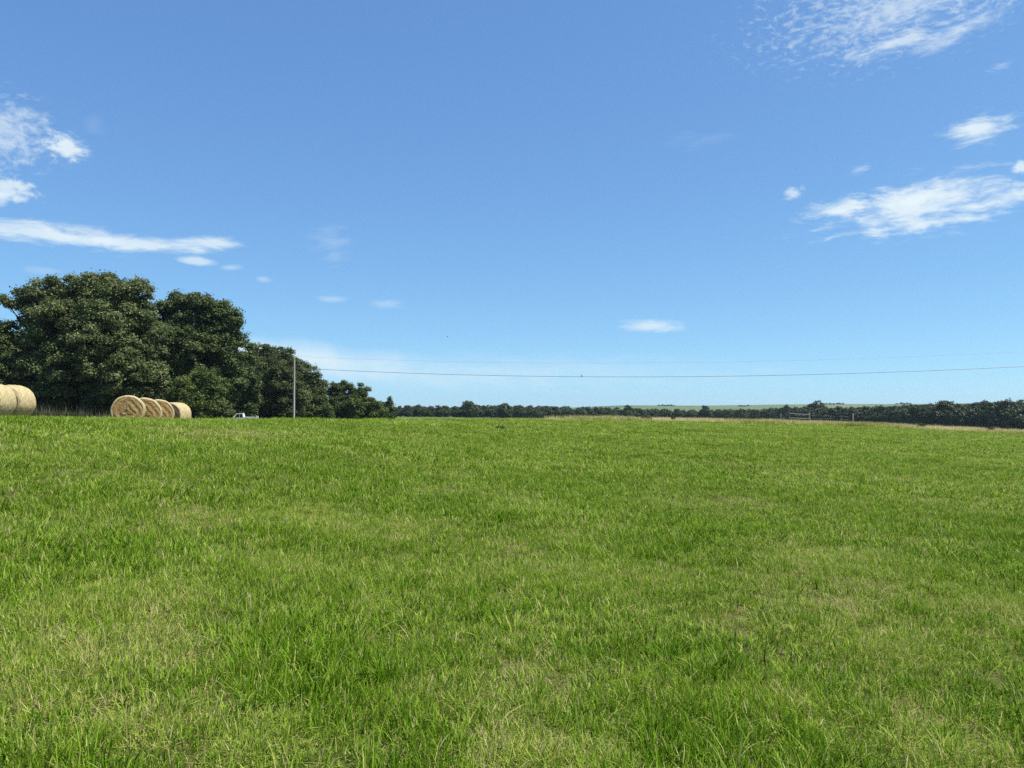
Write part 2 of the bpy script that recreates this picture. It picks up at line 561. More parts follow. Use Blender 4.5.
P, K, S, SH = [], [], [], []
zones = [(1.3, 5, 330, .86, .86, .04), (5, 9, 250, .90, .86, .25), (9, 16, 160, 1.0, .88, .55), (16, 33, 66, 1.4, .95, .75), (33, 60, 20, 2.1, 1.05, .75), (60, 103, 10, 2.9, 1.1, .7)]
for r0, r1, dens, sc, sh, coarse in zones:
    a0, a1 = (-52, 52) if r1 < 20 else (-42, 42)
    n = int(dens * R(a1 - a0) / 2 * (r1 * r1 - r0 * r0))
    x, y = wedge(n, r0, r1, a0, a1)
    keep = np.hypot(x, y) < crest_r(x, y) + 5
    x, y = x[keep], y[keep]; n = len(x)
    v = .5 * vnoise(x, y, 1.1, 5) + .3 * vnoise(x, y, .37, 6) + .2 * vnoise(x, y, 4.0, 7)   # lush .. thin
    dr = dryness(x, y)
    thin = rng.uniform(0, 1, n) < np.clip(.30 + (v - .30) * 4.5, .70, 1) * (1 - .10 * dr)
    x, y, v, dr = x[thin], y[thin], v[thin], dr[thin]; n = len(x)
    u = rng.uniform(0, 1, n)
    k = rng.integers(0, 8, n)
    lush = u < np.clip((v - .52) * 2.0, 0, .5)
    thatch = u > 1 - np.clip((.50 - v) * 2.4 + .05 + .50 * dr, .03, .75)
    k[rng.uniform(0, 1, n) < coarse * (1 - .6 * dr)] = -1
    broad = k == -1
    k[broad] = rng.integers(19, 27, broad.sum())
    stem = rng.uniform(0, 1, n) < .04 * (r0 < 12)
    lush &= ~broad; thatch &= ~broad | (u > .93)
    k[lush] = rng.integers(8, 12, lush.sum())
    k[thatch] = rng.integers(12, 16, thatch.sum())
    k[stem] = rng.integers(16, 19, stem.sum())
    s = rng.uniform(.7, 1.3, n) * (.78 + .45 * v) * (1 - .25 * dr)
    P.append(np.stack([x, y, ground_z(x, y) - .004], -1)); K.append(k)
    S.append(np.stack([s * sc, s * sc, s * sh], -1))
    SH.append(rng.normal(0, .09, n) + .10 * dr + (vnoise(x, y, .8, 9) - .5) * .16)
# matted straw lying in the dried-out spots
x, y = wedge(26000, 2.5, 10, -45, 45)
dr = dryness(x, y); kp = rng.uniform(0, 1, len(x)) < dr * 1.3 - .1
x, y = x[kp], y[kp]; n = len(x)
s = rng.uniform(.7, 1.15, n)
P.append(np.stack([x, y, ground_z(x, y) - .002], -1)); K.append(rng.integers(12, 16, n))
S.append(np.stack([s, s, s * .8], -1)); SH.append(rng.normal(-.06, .12, n))
P, K, S, SH = (np.concatenate(a) for a in (P, K, S, SH))
rot = np.stack([rng.normal(0, .12, len(P)), rng.normal(0, .12, len(P)), rng.uniform(0, 2 * np.pi, len(P))], -1)
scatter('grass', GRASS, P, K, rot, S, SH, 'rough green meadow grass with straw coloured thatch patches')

# tall dry grass along the far edge of the field
mk = []
for i in range(6):
    rs = np.random.default_rng(500 + i)
    mk.append(merge([blades(34, .30, .28, .58, .012, .25, .5, rs, .66, .2, .1, 4), blades(10, .3, .15, .35, .013, .5, .5, rs, .25, .15, 0, 4)]))
DRYC = tuft_collection('dry_tuft', mk, M_dry)
n = 9000
az = rng.uniform(2.5, 42, n); c = np.interp(az, _AG, _TAB[0])
w = np.clip((az - 2.5) / 8, .12, 1)
keep = rng.uniform(0, 1, n) < w * .95
az, c = az[keep], c[keep]; n = len(az)
r = c + rng.normal(3.5, 3.0, n)
x, y = r * np.sin(np.radians(az)), r * np.cos(np.radians(az))
v = vnoise(x, y, 5.0, 21)
s = rng.uniform(.6, 1.15, n) * (.6 + .6 * v)
scatter('dry_grass', DRYC, np.stack([x, y, ground_z(x, y) - .01], -1), rng.integers(0, 6, n),
        np.stack([np.zeros(n), np.zeros(n), rng.uniform(0, 6.3, n)], -1), np.stack([s * 1.2, s * 1.2, s], -1), (v - .5) * -1.1 + rng.normal(0, .12, n),
        'strip of tall straw coloured grass along the far edge of the meadow')

# rank stalks under the trees
mk = []
for i in range(5):
    rs = np.random.default_rng(600 + i)
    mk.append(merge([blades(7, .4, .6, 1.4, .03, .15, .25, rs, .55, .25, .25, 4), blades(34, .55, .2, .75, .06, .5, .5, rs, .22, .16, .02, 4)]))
WEEDC = tuft_collection('weed_tuft', mk, M_weed)
n = 520
pxl = np.concatenate([rng.uniform(-40, 112, 190), rng.uniform(186, 560, n - 190)])
Yd = np.where(pxl < 160, rng.uniform(78, 92, n), rng.uniform(105, 150, n))
Yd = np.where(pxl > 300, rng.uniform(140, 155, n), Yd)
x, y = (pxl - 512) / F * Yd, Yd
s = rng.uniform(.4, 1.0, n) ** 1.5 * np.where(pxl < 160, 1.5, 1.0)
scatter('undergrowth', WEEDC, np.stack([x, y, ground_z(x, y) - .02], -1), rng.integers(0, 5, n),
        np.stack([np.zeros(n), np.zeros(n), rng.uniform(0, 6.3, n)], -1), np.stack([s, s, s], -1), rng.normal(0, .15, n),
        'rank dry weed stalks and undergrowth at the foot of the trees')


# ------------------------------------------------------------------ trees
def leaf_quads(C, Nrm, size, rs):
    n = len(C)
    Nrm = Nrm / (np.linalg.norm(Nrm, axis=1, keepdims=True) + 1e-9)
    h = rs.normal(size=(n, 3)); T = np.cross(Nrm, h); T /= np.linalg.norm(T, axis=1, keepdims=True) + 1e-9
    B = np.cross(Nrm, T)
    a = (size * rs.uniform(.7, 1.3, n))[:, None]; b = a * rs.uniform(.45, .8, n)[:, None]
    V = np.stack([C - T * a, C - B * b + T * a * .1, C + T * a, C + B * b + T * a * .1], 1)
    V[:, 1] += Nrm * b * .35; V[:, 3] += Nrm * b * .35
    return V.reshape(-1, 3), (np.arange(n) * 4)[:, None] + np.arange(4)[None]


def crown_mesh(name, lobes, rs, clump=1.0, per=150, leaf=.19, dens=1.0, zmin=.3, tone_mu=.52, hollow=.62):
    Cs, Ns, Ts = [], [], []
    for (cx, cy, cz, rx, ry, rz) in lobes:
        rr = (rx * ry * rz) ** (1 / 3)
        n = max(5, int(dens * 4 * np.pi * rr * rr / (clump * clump * 2.1)))
        d = rs.normal(size=(n, 3)); d /= np.linalg.norm(d, axis=1, keepdims=True)
        f = np.where(rs.uniform(0, 1, n) < .8, rs.uniform(hollow, 1.0, n), rs.uniform(.2, hollow, n))
        cc = np.array([cx, cy, cz]) + d * f[:, None] * np.array([rx, ry, rz])
        cr = clump * rs.uniform(.55, 1.3, n)
        ok = cc[:, 2] > zmin
        ct = rs.normal(0, .17, n)
        for q in np.nonzero(ok)[0]:
            m = int(per * cr[q] ** 2 / clump ** 2 * rs.uniform(.6, 1.2)) + 4
            e = rs.normal(size=(m, 3)); e /= np.linalg.norm(e, axis=1, keepdims=True)
            e[:, 2] = np.where(e[:, 2] < -.55, -e[:, 2], e[:, 2])
            p = cc[q] + e * (cr[q] * np.abs(rs.normal(.66, .30, m)))[:, None] * np.array([1, 1, .74])
            Cs.append(p); Ns.append(e * .8 + rs.normal(0, .5, (m, 3)) + np.array([0, 0, .35]))
            Ts.append(np.clip(tone_mu + ct[q] + rs.normal(0, .16, m), 0, 1))
    C, Nr, T = np.concatenate(Cs), np.concatenate(Ns), np.concatenate(Ts)
    k = C[:, 2] > zmin * .4
    C, Nr, T = C[k], Nr[k], T[k]
    V, Fq = leaf_quads(C, Nr, np.full(len(C), leaf), rs)
    return np_mesh(name, V, Fq, np.repeat(T, 4))


def tube(pts, radii, sides=8):
    pts = [Vector(p) for p in pts]
    V, Fq = [], []
    for i, p in enumerate(pts):
        d = (pts[min(i + 1, len(pts) - 1)] - pts[max(i - 1, 0)]).normalized()
        a = d.orthogonal().normalized() if i == 0 else (a - d * a.dot(d)).normalized()
        b = d.cross(a)
        for k in range(sides):
            t = 2 * math.pi * k / sides
            V.append(p + (a * math.cos(t) + b * math.sin(t)) * radii[i])
    for i in range(len(pts) - 1):
        for k in range(sides):
            k2 = (k + 1) % sides
            Fq.append((i * sides + k, i * sides + k2, (i + 1) * sides + k2, (i + 1) * sides + k))
    return np.array([tuple(v) for v in V]), np.array(Fq)


def merge2(parts):
    V, Fq, o = [], [], 0
    for v, f in parts:
        V.append(v); Fq.append(f + o); o += len(v)
    return np.concatenate(V), np.concatenate(Fq)


def trunk_mesh(name, lobes, h_fork, r0, rs):
    parts = [tube([(0, 0, -.4), (0, 0, .25), (.1, .05, h_fork * .55), (.05, .1, h_fork)], [r0 * 1.5, r0 * 1.1, r0 * .9, r0 * .8], 10)]
    for (cx, cy, cz, rx, ry, rz) in lobes:
        tip = np.array([cx, cy, cz + rz * .35]); st = np.array([.05, .1, h_fork * rs.uniform(.7, 1)])
        mid = st + (tip - st) * .5 + np.array([rs.normal(0, .4), rs.normal(0, .4), -.4 + rs.normal(0, .3)])
        ra = r0 * rs.uniform(.3, .5)
        parts.append(tube([st, st + (mid - st) * .5 + rs.normal(0, .15, 3), mid, mid + (tip - mid) * .6 + rs.normal(0, .25, 3), tip], [ra, ra * .85, ra * .65, ra * .4, ra * .12], 6))
        for q in range(3):
            d = rs.normal(size=3); d /= np.linalg.norm(d); d[2] = abs(d[2]) * .6
            e = np.array([cx, cy, cz]) + d * np.array([rx, ry, rz]) * .85
            m2 = mid + (e - mid) * .5 + rs.normal(0, .25, 3)
            parts.append(tube([mid, m2, e], [ra * .45, ra * .28, ra * .06], 5))
    v, f = merge2(parts)
    return np_mesh(name, v, f, smooth=True)


def tree(name, label, cat, Y, base_px, lobes_px, mat, rs, group=None, clump=1.0, per=150, leaf=.19, dens=1.0, h_fork=3.0, r0=.4, tone=.54, squash=1.0):
    """lobes given as (photo x, photo y, radius x, radius y, depth offset in m) at distance Y; each becomes a full ellipsoid of leaf clumps"""
    bx = (base_px - 512) / F * Y
    bz = gz(bx, Y)
    o = empty(name, (bx, Y, bz))
    L = []
    for (px, py, rpx, rpy, dy) in lobes_px:
        p = at(px, py, Y + dy); m = (Y + dy) / F
        L.append((p.x - bx, dy, p.z - bz, rpx * m, rpx * m * squash, rpy * m))
    link_mesh('trunk', trunk_mesh('trunk', L, h_fork, r0, rs), M_bark, o)
    link_mesh('crown', crown_mesh('crown', L, rs, clump, per, leaf, dens, tone_mu=tone), mat, o)
    tag(o, label, cat, group)
    return o


WOOD = 'trees of the wood at the left'
rs = np.random.default_rng(1)
oak = tree('oak_tree', 'tallest broad oak with small sky gaps, behind the four hay bales', 'tree', 100, 82, [
    (98, 292, 24, 17, 0), (122, 295, 22, 18, -2), (74, 295, 24, 17, 1), (52, 295, 22, 14, -1), (28, 301, 20, 10, 0), (8, 304, 11, 6, 0), (143, 294, 12, 12, 0), (126, 289, 14, 11, 1),
    (102, 287, 18, 13, 0), (70, 314, 26, 17, -4), (112, 315, 26, 17, -4), (140, 318, 15, 17, -3), (40, 320, 15, 14, -2), (86, 318, 44, 28, 2), (128, 322, 30, 28, 2), (48, 322, 24, 18, 1), (60, 340, 30, 24, -3), (100, 340, 34, 28, -5), (136, 340, 26, 28, -2), (38, 342, 15, 20, -2),
    (75, 372, 34, 22, -5), (118, 374, 32, 24, -6), (42, 376, 24, 22, -4), (148, 380, 20, 26, -3), (85, 352, 30, 30, 5), (120, 350, 30, 30, 6),
    (62, 397, 28, 15, -3), (105, 399, 28, 15, -3), (140, 400, 22, 14, -2), (28, 400, 16, 14, -3), (84, 402, 26, 12, 4), (48, 403, 24, 12, 4)],
    M_oak, rs, WOOD, clump=.98, per=330, leaf=.155, dens=.70, h_fork=4.0, r0=.55)
rs = np.random.default_rng(2)
tree('oak_tree', 'oak at the left edge of the photo, cut off, behind the left bale row', 'tree', 97, -35, [
    (-30, 350, 34, 30, 0), (2, 328, 14, 8, 0), (-8, 344, 20, 14, -1), (4, 366, 16, 16, -2), (-25, 385, 30, 22, -3), (12, 390, 14, 18, -2), (-50, 330, 36, 30, 3), (-70, 370, 36, 34, 0), (0, 402, 20, 12, -2)],
    M_oak, rs, WOOD, clump=.98, per=330, leaf=.155, dens=.70, h_fork=3.5, r0=.45)
rs = np.random.default_rng(3)
tree('oak_tree', 'rounded dark green oak to the right of the tallest oak', 'tree', 118, 200, [
    (178, 309, 21, 14, 0), (203, 309, 25, 15, -1), (224, 324, 18, 20, 0), (234, 342, 12, 22, 0), (168, 318, 18, 16, 2), (205, 330, 32, 28, 4), (180, 345, 30, 30, -4), (212, 352, 26, 26, 0),
    (160, 360, 22, 28, -4), (226, 370, 18, 24, -1), (200, 378, 30, 26, 4), (180, 388, 24, 22, -4), (231, 390, 14, 18, 1), (152, 390, 20, 20, -5), (212, 402, 22, 14, 3), (185, 404, 22, 12, 2)],
    M_dark, rs, WOOD, clump=1.02, per=320, leaf=.165, dens=.72, h_fork=4.0, r0=.5, tone=.52)
rs = np.random.default_rng(4)
tree('shrub', 'light green leafy shrub in front of the dark rounded oak, right of the bales', 'shrub', 96, 205, [
    (205, 385, 22, 16, 0), (186, 392, 18, 16, -1), (213, 396, 14, 15, 0), (201, 404, 22, 12, -1), (178, 404, 14, 12, 0)],
    M_light, rs, clump=.6, per=170, leaf=.11, h_fork=.8, r0=.12, tone=.52)
rs = np.random.default_rng(5)
tree('oak_tree', 'narrow dark tree between the rounded oak and the domed tree behind the pole', 'tree', 140, 248, [
    (248, 356, 9, 14, 0), (244, 372, 11, 16, 0), (252, 382, 10, 18, -1), (240, 392, 12, 18, 1), (250, 402, 10, 12, 0), (246, 411, 13, 9, 0)],
    M_dark, rs, WOOD, clump=.85, per=200, leaf=.165, h_fork=3, r0=.3, tone=.52)
rs = np.random.default_rng(6)
tree('oak_tree', 'domed tree directly behind the grey utility pole', 'tree', 152, 276, [
    (263, 355, 13, 10, 0), (279, 357, 13, 11, 0), (289, 364, 9, 14, 1), (274, 366, 22, 18, 2), (262, 368, 14, 20, 0), (276, 380, 22, 22, -3), (264, 394, 16, 18, -2), (290, 392, 18, 20, -2), (278, 404, 22, 12, -2), (264, 411, 14, 9, -2), (290, 412, 14, 9, -2)],
    M_oak, rs, WOOD, clump=.95, per=210, leaf=.175, h_fork=3, r0=.4, tone=.52)
rs = np.random.default_rng(7)
tree('oak_tree', 'sloping tree just right of the grey utility pole', 'tree', 158, 306, [
    (298, 370, 11, 9, 0), (307, 376, 12, 10, -1), (314, 383, 10, 10, 0), (319, 391, 9, 11, 0), (304, 390, 16, 18, 0), (316, 402, 13, 14, -1), (300, 404, 16, 12, -2), (310, 412, 16, 9, -2), (325, 412, 9, 8, -2)],
    M_dark, rs, WOOD, clump=.95, per=210, leaf=.175, h_fork=3, r0=.35, tone=.52)
rs = np.random.default_rng(8)
tree('small_tree', 'small ragged dark tree right of the sloping tree', 'tree', 160, 337, [
    (333, 388, 3.5, 5, 0), (344, 384, 3.5, 5, 0), (350, 386, 2.5, 4, 0), (338, 391, 8, 7, 0), (336, 398, 11, 12, 0), (349, 394, 7, 8, 1), (340, 408, 13, 8, -1), (338, 414, 12, 8, -1), (349, 413, 8, 7, -1)],
    M_dark, rs, WOOD, clump=.75, per=160, leaf=.165, h_fork=2, r0=.22, tone=.52)
rs = np.random.default_rng(9)
tree('small_tree', 'small light green tree with spiky top at the end of the wood', 'tree', 156, 366, [
    (361, 387, 1.2, 3, 0), (367.5, 389, 1.2, 3, 0), (356, 392, 2.5, 4, 0), (364, 396, 5, 5, 0), (357, 398, 7, 7, 0), (369, 403, 8, 6, -1), (360, 406, 13, 9, -1), (377, 408, 6, 6, 0), (362, 414, 13, 8, -1), (378, 414, 9, 7, -1)],
    M_light, rs, WOOD, clump=.65, per=150, leaf=.15, h_fork=1.8, r0=.2, tone=.52)
rs = np.random.default_rng(10)
tree('small_tree', 'last tiny pointed dark tree of the wood, tapering to the far treeline', 'tree', 175, 386, [
    (390, 401, 1, 3, 0), (383, 405, 3.5, 4, 0), (390, 408, 5, 7, 0), (380, 409, 7, 7, 0), (386, 414, 9, 7, 0)],
    M_dark, rs, WOOD, clump=.75, per=140, leaf=.17, h_fork=1.8, r0=.2, tone=.52)

# deeper trees that close the wood behind the front row
rs = np.random.default_rng(12)
proto = None
for i, (px, Y, s) in enumerate([(20, 122, 1.0), (75, 126, 1.12), (130, 128, 1.1), (165, 132, 1.0), (-30, 120, 1.05), (212, 142, .95), (-90, 112, 1.2), (-150, 105, 1.25)]):
    bx = (px - 512) / F * Y
    if proto is None:
        L = [(0, 0, 9.5, 4.2, 4.2, 3.6), (-3.6, .5, 7, 3.4, 3.4, 3.6), (3.6, -.5, 7, 3.4, 3.4, 3.6), (0, -3, 6, 3.6, 3.2, 3.4), (0, 3, 6, 3.6, 3.2, 3.4), (-2.5, -1.5, 3, 3, 3, 2.4), (2.6, -1.2, 3, 3, 3, 2.4)]
        proto = empty('oak_tree', (bx, Y, gz(bx, Y)))
        link_mesh('trunk', trunk_mesh('trunk', L, 3.4, .4, rs), M_bark, proto)
        link_mesh('crown', crown_mesh('crown', L, rs, 1.1, 130, .24), M_dark, proto)
        o = proto
    else:
        o = proto.copy(); COL.objects.link(o)
        for ch in list(proto.children):
            c2 = ch.copy(); COL.objects.link(c2); c2.parent = o
    o.location = (bx, Y, gz(bx, Y)); o.scale = (s, s, s); o.rotation_euler[2] = i * 1.9
    tag(o, 'shaded oak standing deep in the wood behind the front row', 'tree', 'oaks deep in the wood behind the front row')

rs = np.random.default_rng(13)
proto = None
for i, (px, Y, s) in enumerate([(8, 108, 1.0), (38, 112, .9), (60, 109, 1.1), (84, 113, 1.0), (108, 110, .9), (-30, 106, 1.1), (150, 124, 1.2), (182, 130, 1.1), (222, 132, 1.0), (258, 158, 1.2), (292, 166, 1.1), (330, 168, 1.1), (352, 166, 1.0)]):
    bx = (px - 512) / F * Y
    if proto is None:
        L = [(0, 0, 1.3, 1.9, 1.5, 1.2), (-1.6, .2, .9, 1.3, 1.2, .9), (1.6, -.2, 1.0, 1.4, 1.2, 1.0)]
        proto = empty('bush', (bx, Y, gz(bx, Y)))
        link_mesh('trunk', trunk_mesh('trunk', L, .6, .09, rs), M_bark, proto)
        link_mesh('crown', crown_mesh('crown', L, rs, .55, 110, .15, 1.2, .03), M_dark, proto)
        o = proto
    else:
        o = proto.copy(); COL.objects.link(o)
        for ch in list(proto.children):
            c2 = ch.copy(); COL.objects.link(c2); c2.parent = o
    o.location = (bx, Y, gz(bx, Y) - .05); o.scale = (s, s, s); o.rotation_euler[2] = (i % 3 - 1) * .5
    tag(o, 'low dark bush of the understorey between the trunks of the wood', 'bush', 'understorey bushes of the wood')

# far treelines: several kinds of crown, copied along their lines
protos = []
for i in range(7):
    rs = np.random.default_rng(700 + i)
    w, h = rs.uniform(3.2, 4.6), rs.uniform(7.0, 9.0)
    L = [(0, 0, h - 2.2, w * .62, w * .62, 2.2)]
    for q in range(5):
        a = q * 2 * np.pi / 5 + rs.uniform(-.4, .4)
        L.append((math.cos(a) * w * .55, math.sin(a) * w * .55, h * rs.uniform(.35, .62), w * .55, w * .55, h * .26))
    L.append((0, 0, 1.9, w * .8, w * .8, 1.7))
    cm = crown_mesh('treeline_crown', L, rs, .9, 60, .30, 1.05, .2, .45)
    tv, tf = tube([(0, 0, -.4), (.05, 0, h * .3), (0, .1, h * .7)], [.28, .2, .06], 6)
    bm = bmesh.new(); bm.from_mesh(cm)
    vs = [bm.verts.new(v) for v in tv]
    for f in tf:
        nf = bm.faces.new([vs[k] for k in f]); nf.material_index = 1
    bm.to_mesh(cm); bm.free()
    cm.materials.append(M_far); cm.materials.append(M_bark)
    protos.append((cm, h))


def far_tree(px, Y, top_py, label, group, k=None, wide=1.0):
    x = (px - 512) / F * Y
    z = gz(x, Y)
    cm, h = protos[int(rng.integers(0, 7)) if k is None else k]
    top = at(px, top_py, Y).z
    s = max(.35, (top - z) / (h + .5))
    o = link_mesh('treeline_tree', cm)
    o.location = (x, Y, z - .1)
    o.scale = (s * wide * rng.uniform(.95, 1.25), s * wide * rng.uniform(.95, 1.25), s)
    o.rotation_euler = (0, 0, rng.uniform(0, 6.28))
    tag(o, label, 'tree', group)
    return o


def line_top(px):
    return np.interp(px, [380, 400, 440, 500, 560, 610, 650, 700, 760, 800, 840, 880, 920, 960, 1000, 1060, 1150],
                     [405, 405.5, 405, 405, 406, 407.5, 408.5, 409.5, 408.5, 406.5, 407, 405.5, 403.5, 402.5, 400.5, 400, 400])


def line_dep(px):
    return np.interp(px, [380, 480, 600, 680, 760, 840, 900, 1024, 1150], [400, 450, 520, 560, 520, 430, 360, 320, 300])


px = 388.0
row = 0
while px < 1105:
    d = float(line_dep(px))
    right = px > 835
    far_tree(px + rng.uniform(-2, 2), d + rng.uniform(-8, 8), float(line_top(px)) + rng.uniform(-1.2, 2.2),
             'dark tree in the nearer treeline at the right, behind the dry grass' if right else 'tiny dark tree in the far treeline along the horizon',
             'trees of the nearer treeline at the right' if right else 'trees of the far treeline')
    far_tree(px + rng.uniform(-3, 3) + 3, d + 26 + rng.uniform(-6, 10), float(line_top(px)) + rng.uniform(-.8, 1.8),
             'dark tree in the nearer treeline at the right, behind the dry grass' if right else 'tiny dark tree in the far treeline along the horizon',
             'trees of the nearer treeline at the right' if right else 'trees of the far treeline')
    px += 3.3 * 773 / d * rng.uniform(.8, 1.25)
far_tree(468, 430, 399.8, 'pale bushy tree standing above the far treeline, nearest the wood', None, 1)
far_tree(505, 440, 402.2, 'squat dark tree rising slightly above the middle of the far treeline', None, 2, 1.1)
far_tree(705, 520, 405.2, 'dark round bush tree standing against the pale green hill', None, 3)
far_tree(818, 470, 400.3, 'round dark tree topping the treeline behind the fence rails', None, 4, 1.0)
far_tree(786, 480, 403.5, 'small pointed dark tree left of the round dark tree over the fence', None, 5, .55)
far_tree(945, 345, 398.6, 'domed dark tree topping the right-hand treeline', None, 6, 1.1)
far_tree(627, 500, 404.6, 'small dark bump tree where the pale hill begins', None, 0, .9)

# hedgerow trees on the hill crest, each a few pixels at most
hp = protos[0][0]
for i, (px, n) in enumerate([(668, 6), (745, 4), (832, 9), (905, 5)]):
    for q in range(n):
        p_ = px + (q - n / 2) * 3.1 + rng.uniform(-.8, .8)
        Yh = HILL_D - 40 + rng.uniform(-30, 30)
        xh = (p_ - 512) / F * Yh
        o = link_mesh('hedgerow_tree', hp)
        o.location = (xh, Yh, float(hill_z(xh, Yh)) - .5); o.scale = (1.3, 1.3, rng.uniform(.45, .75)); o.rotation_euler[2] = rng.uniform(0, 6)
        tag(o, 'speck of a dark tree on the crest of the pale green hill', 'tree', 'hedgerow trees on the hill')

# dark weed clumps in the dry strip
for i, (px, py, w_, lab, m_) in enumerate([(921, 423.5, 3.0, 'dark weed clump in the dry grass, nearer the fence', M_dark), (989, 427, 3.0, 'dark weed clump in the dry grass near the right edge of the photo', M_dark),
                                     (646, 418.5, 5, 'bright green weed clump at the left end of the dry grass', M_light), (673, 419, 2.2, 'brownish weed clump beside the bright green one in the dry grass', M_oak), (500, 430, 2.6, 'small dark weed clump alone in the middle of the green meadow', M_light)]):
    az = math.atan((px - 512) / F)
    rr = float(np.interp(math.degrees(az), _AG, _TAB[0])) + .5
    Yw = rr * math.cos(az); xw = rr * math.sin(az); h = .62
    if px == 500:
        Yw, xw, h = 37.0, (px - 512) / F * 37.0, .13
    rs = np.random.default_rng(800 + i); m = Yw / F
    L = [(0, 0, h * .5, w_ * m, w_ * m, h * .5), (w_ * m * .5, 0, h * .4, w_ * m * .7, w_ * m * .7, h * .4)]
    o = link_mesh('weed_clump', crown_mesh('weed_clump', L, rs, .16, 40, .05, 1.0, .02, .4), m_)
    o.location = (xw, Yw, gz(xw, Yw))
    tag(o, lab, 'weed')


# ------------------------------------------------------------------ hay bales
def bale_meshes(rad_, L_, seed, rim=.085):
    rs = np.random.default_rng(seed)
    n, prof = 72, []
    zs = [-L_ / 2 + rim * (1 - math.cos(t)) for t in np.linspace(0, math.pi / 2, 5)]
    rsd = [rad_ - rim + rim * math.sin(t) for t in np.linspace(0, math.pi / 2, 5)]
    mid = np.linspace(-L_ / 2 + rim, L_ / 2 - rim, 14)[1:-1]
    prof = [(rsd[0] - .02, zs[0] + .012)] + list(zip(rsd, zs)) + [(rad_ + .012 * math.sin((z / L_ + .5) * math.pi) + rs.normal(0, .003), z) for z in mid]
    prof += [(r_, -z_) for r_, z_ in reversed(list(zip(rsd, zs)))] + [(rsd[0] - .02, -zs[0] - .012)]
    th = np.arange(n) * 2 * np.pi / n
    ph = rs.uniform(0, 6.28, 4)
    wob = 1 + .018 * np.sin(2 * th + ph[0]) + .010 * np.sin(3 * th + ph[1]) + .007 * np.sin(7 * th + ph[2])
    flat = np.where(np.sin(th) < -.9, (.9 / -np.sin(th)) ** .8, 1.0)   # settled on the ground
    V = []
    for (r_, z_) in prof:
        q = wob * flat * (1 + rs.normal(0, .006, n))
        V.append(np.stack([r_ * q * np.cos(th), r_ * q * np.sin(th), np.full(n, z_)], -1))
    V = np.concatenate(V)
    k = len(prof); idx = np.arange(k * n).reshape(k, n)
    nx = np.roll(idx, -1, 1)
    Fq = np.stack([idx[:-1], nx[:-1], nx[1:], idx[1:]], -1).reshape(-1, 4)
    wrap = np_mesh('wrap', V, Fq, smooth=True)
    ends = []
    for sgn in (-1, 1):
        rr_ = np.linspace(.015, rad_ - rim + .012, 30)
        E = []
        for r_ in rr_:
            d = .010 * np.sin(21 * r_ + th + 2 * np.sin(3 * th)) + rs.normal(0, .008, n) - .010 + .02 * (1 - (r_ / rad_) ** 2)
            E.append(np.stack([r_ * wob * flat * np.cos(th), r_ * wob * flat * np.sin(th), sgn * (L_ / 2 - .004 + d)], -1))
        E = np.concatenate(E)
        kk = len(rr_); ix = np.arange(kk * n).reshape(kk, n); nx = np.roll(ix, -1, 1)
        Fe = np.stack([ix[:-1], nx[:-1], nx[1:], ix[1:]], -1).reshape(-1, 4)
        if sgn < 0: Fe = Fe[:, ::-1]
        ends.append(np_mesh('hay_end', E, Fe, smooth=True))
    return wrap, ends


BR, BL = .825, 1.22


def bale(label, seed, px_face, Yf, face_dir, at_center=False, rim=.085, group=None):
    """face_dir: horizontal direction the near end looks towards"""
    wrap, ends = bale_meshes(BR, BL, seed, rim)
    u, _ = ray(px_face, 411)
    f = Vector((face_dir[0], face_dir[1], 0)).normalized()
    c = Vector((u * Yf, Yf, 0))
    if not at_center: c = c - f * (BL / 2)
    z = gz(c.x, c.y)
    o = empty('hay_bale', (c.x, c.y, z - .03))
    # local z of the meshes is the roll axis: turn it to f, keep local y upright
    zax = f; yax = Vector((0, 0, 1)); xax = yax.cross(zax)
    M = Matrix((xax, yax, zax)).transposed().to_4x4()
    M = Matrix.Translation((0, 0, BR * .93)) @ M @ Matrix.Rotation(0, 4, 'Z')
    for nm, me, mt in [('wrap', wrap, M_wrap)] + [('hay_end', e, M_hay) for e in ends]:
        p = link_mesh(nm, me, mt, o)
        p.matrix_local = M
    tag(o, label, 'hay bale', group)
    return o


def los(px): return Vector(((512 - px) / F, -1)).normalized()


def turned(v, deg):
    c, s = math.cos(R(deg)), math.sin(R(deg))
    return Vector((v.x * c - v.y * s, v.x * s + v.y * c))


GB, GA = 'round bales in the row of four', 'round bales in the row at the left edge'
bale('front round hay bale of the row of four, showing its whole brown spiral end', 21, 127.3, 41.0, turned(los(127), -4), group=GB)
bale('second hay bale in the row of four, end half hidden by the front bale', 22, 145.3, 42.7, turned(los(145), -2), group=GB)
bale('third round hay bale in the row of four, next to the turned pale one', 23, 158.7, 44.4, turned(los(158), 2), group=GB)
bale('last round hay bale of the row of four, turned to show its pale net-wrapped side', 24, 168.6, 47.6, turned(los(168), -33), group=GB)
fB = turned(los(15), -35)
ctrB = at(38.6 - 16.8 - 8.6, 411, 37.2)
for i, lab in enumerate(['pale net-wrapped hay bale at the right end of the left row, beside the weeds', 'pale net-wrapped hay bale cut off by the left edge of the photo',
                         'front hay bale of the left row, almost wholly outside the photo']):
    c = Vector((ctrB.x, ctrB.y)) + fB * (BL + .17) * i
    bale(lab, 31 + i, 512 + F * c.x / c.y, c.y, fB, at_center=True, rim=.25, group=GA)


# ------------------------------------------------------------------ utility poles and wires
def join_mesh(name, parts, mat, parent=None, smooth=True):
    v, f = merge2(parts)
    return link_mesh(name, np_mesh(name, v, f, smooth=smooth), mat, parent)


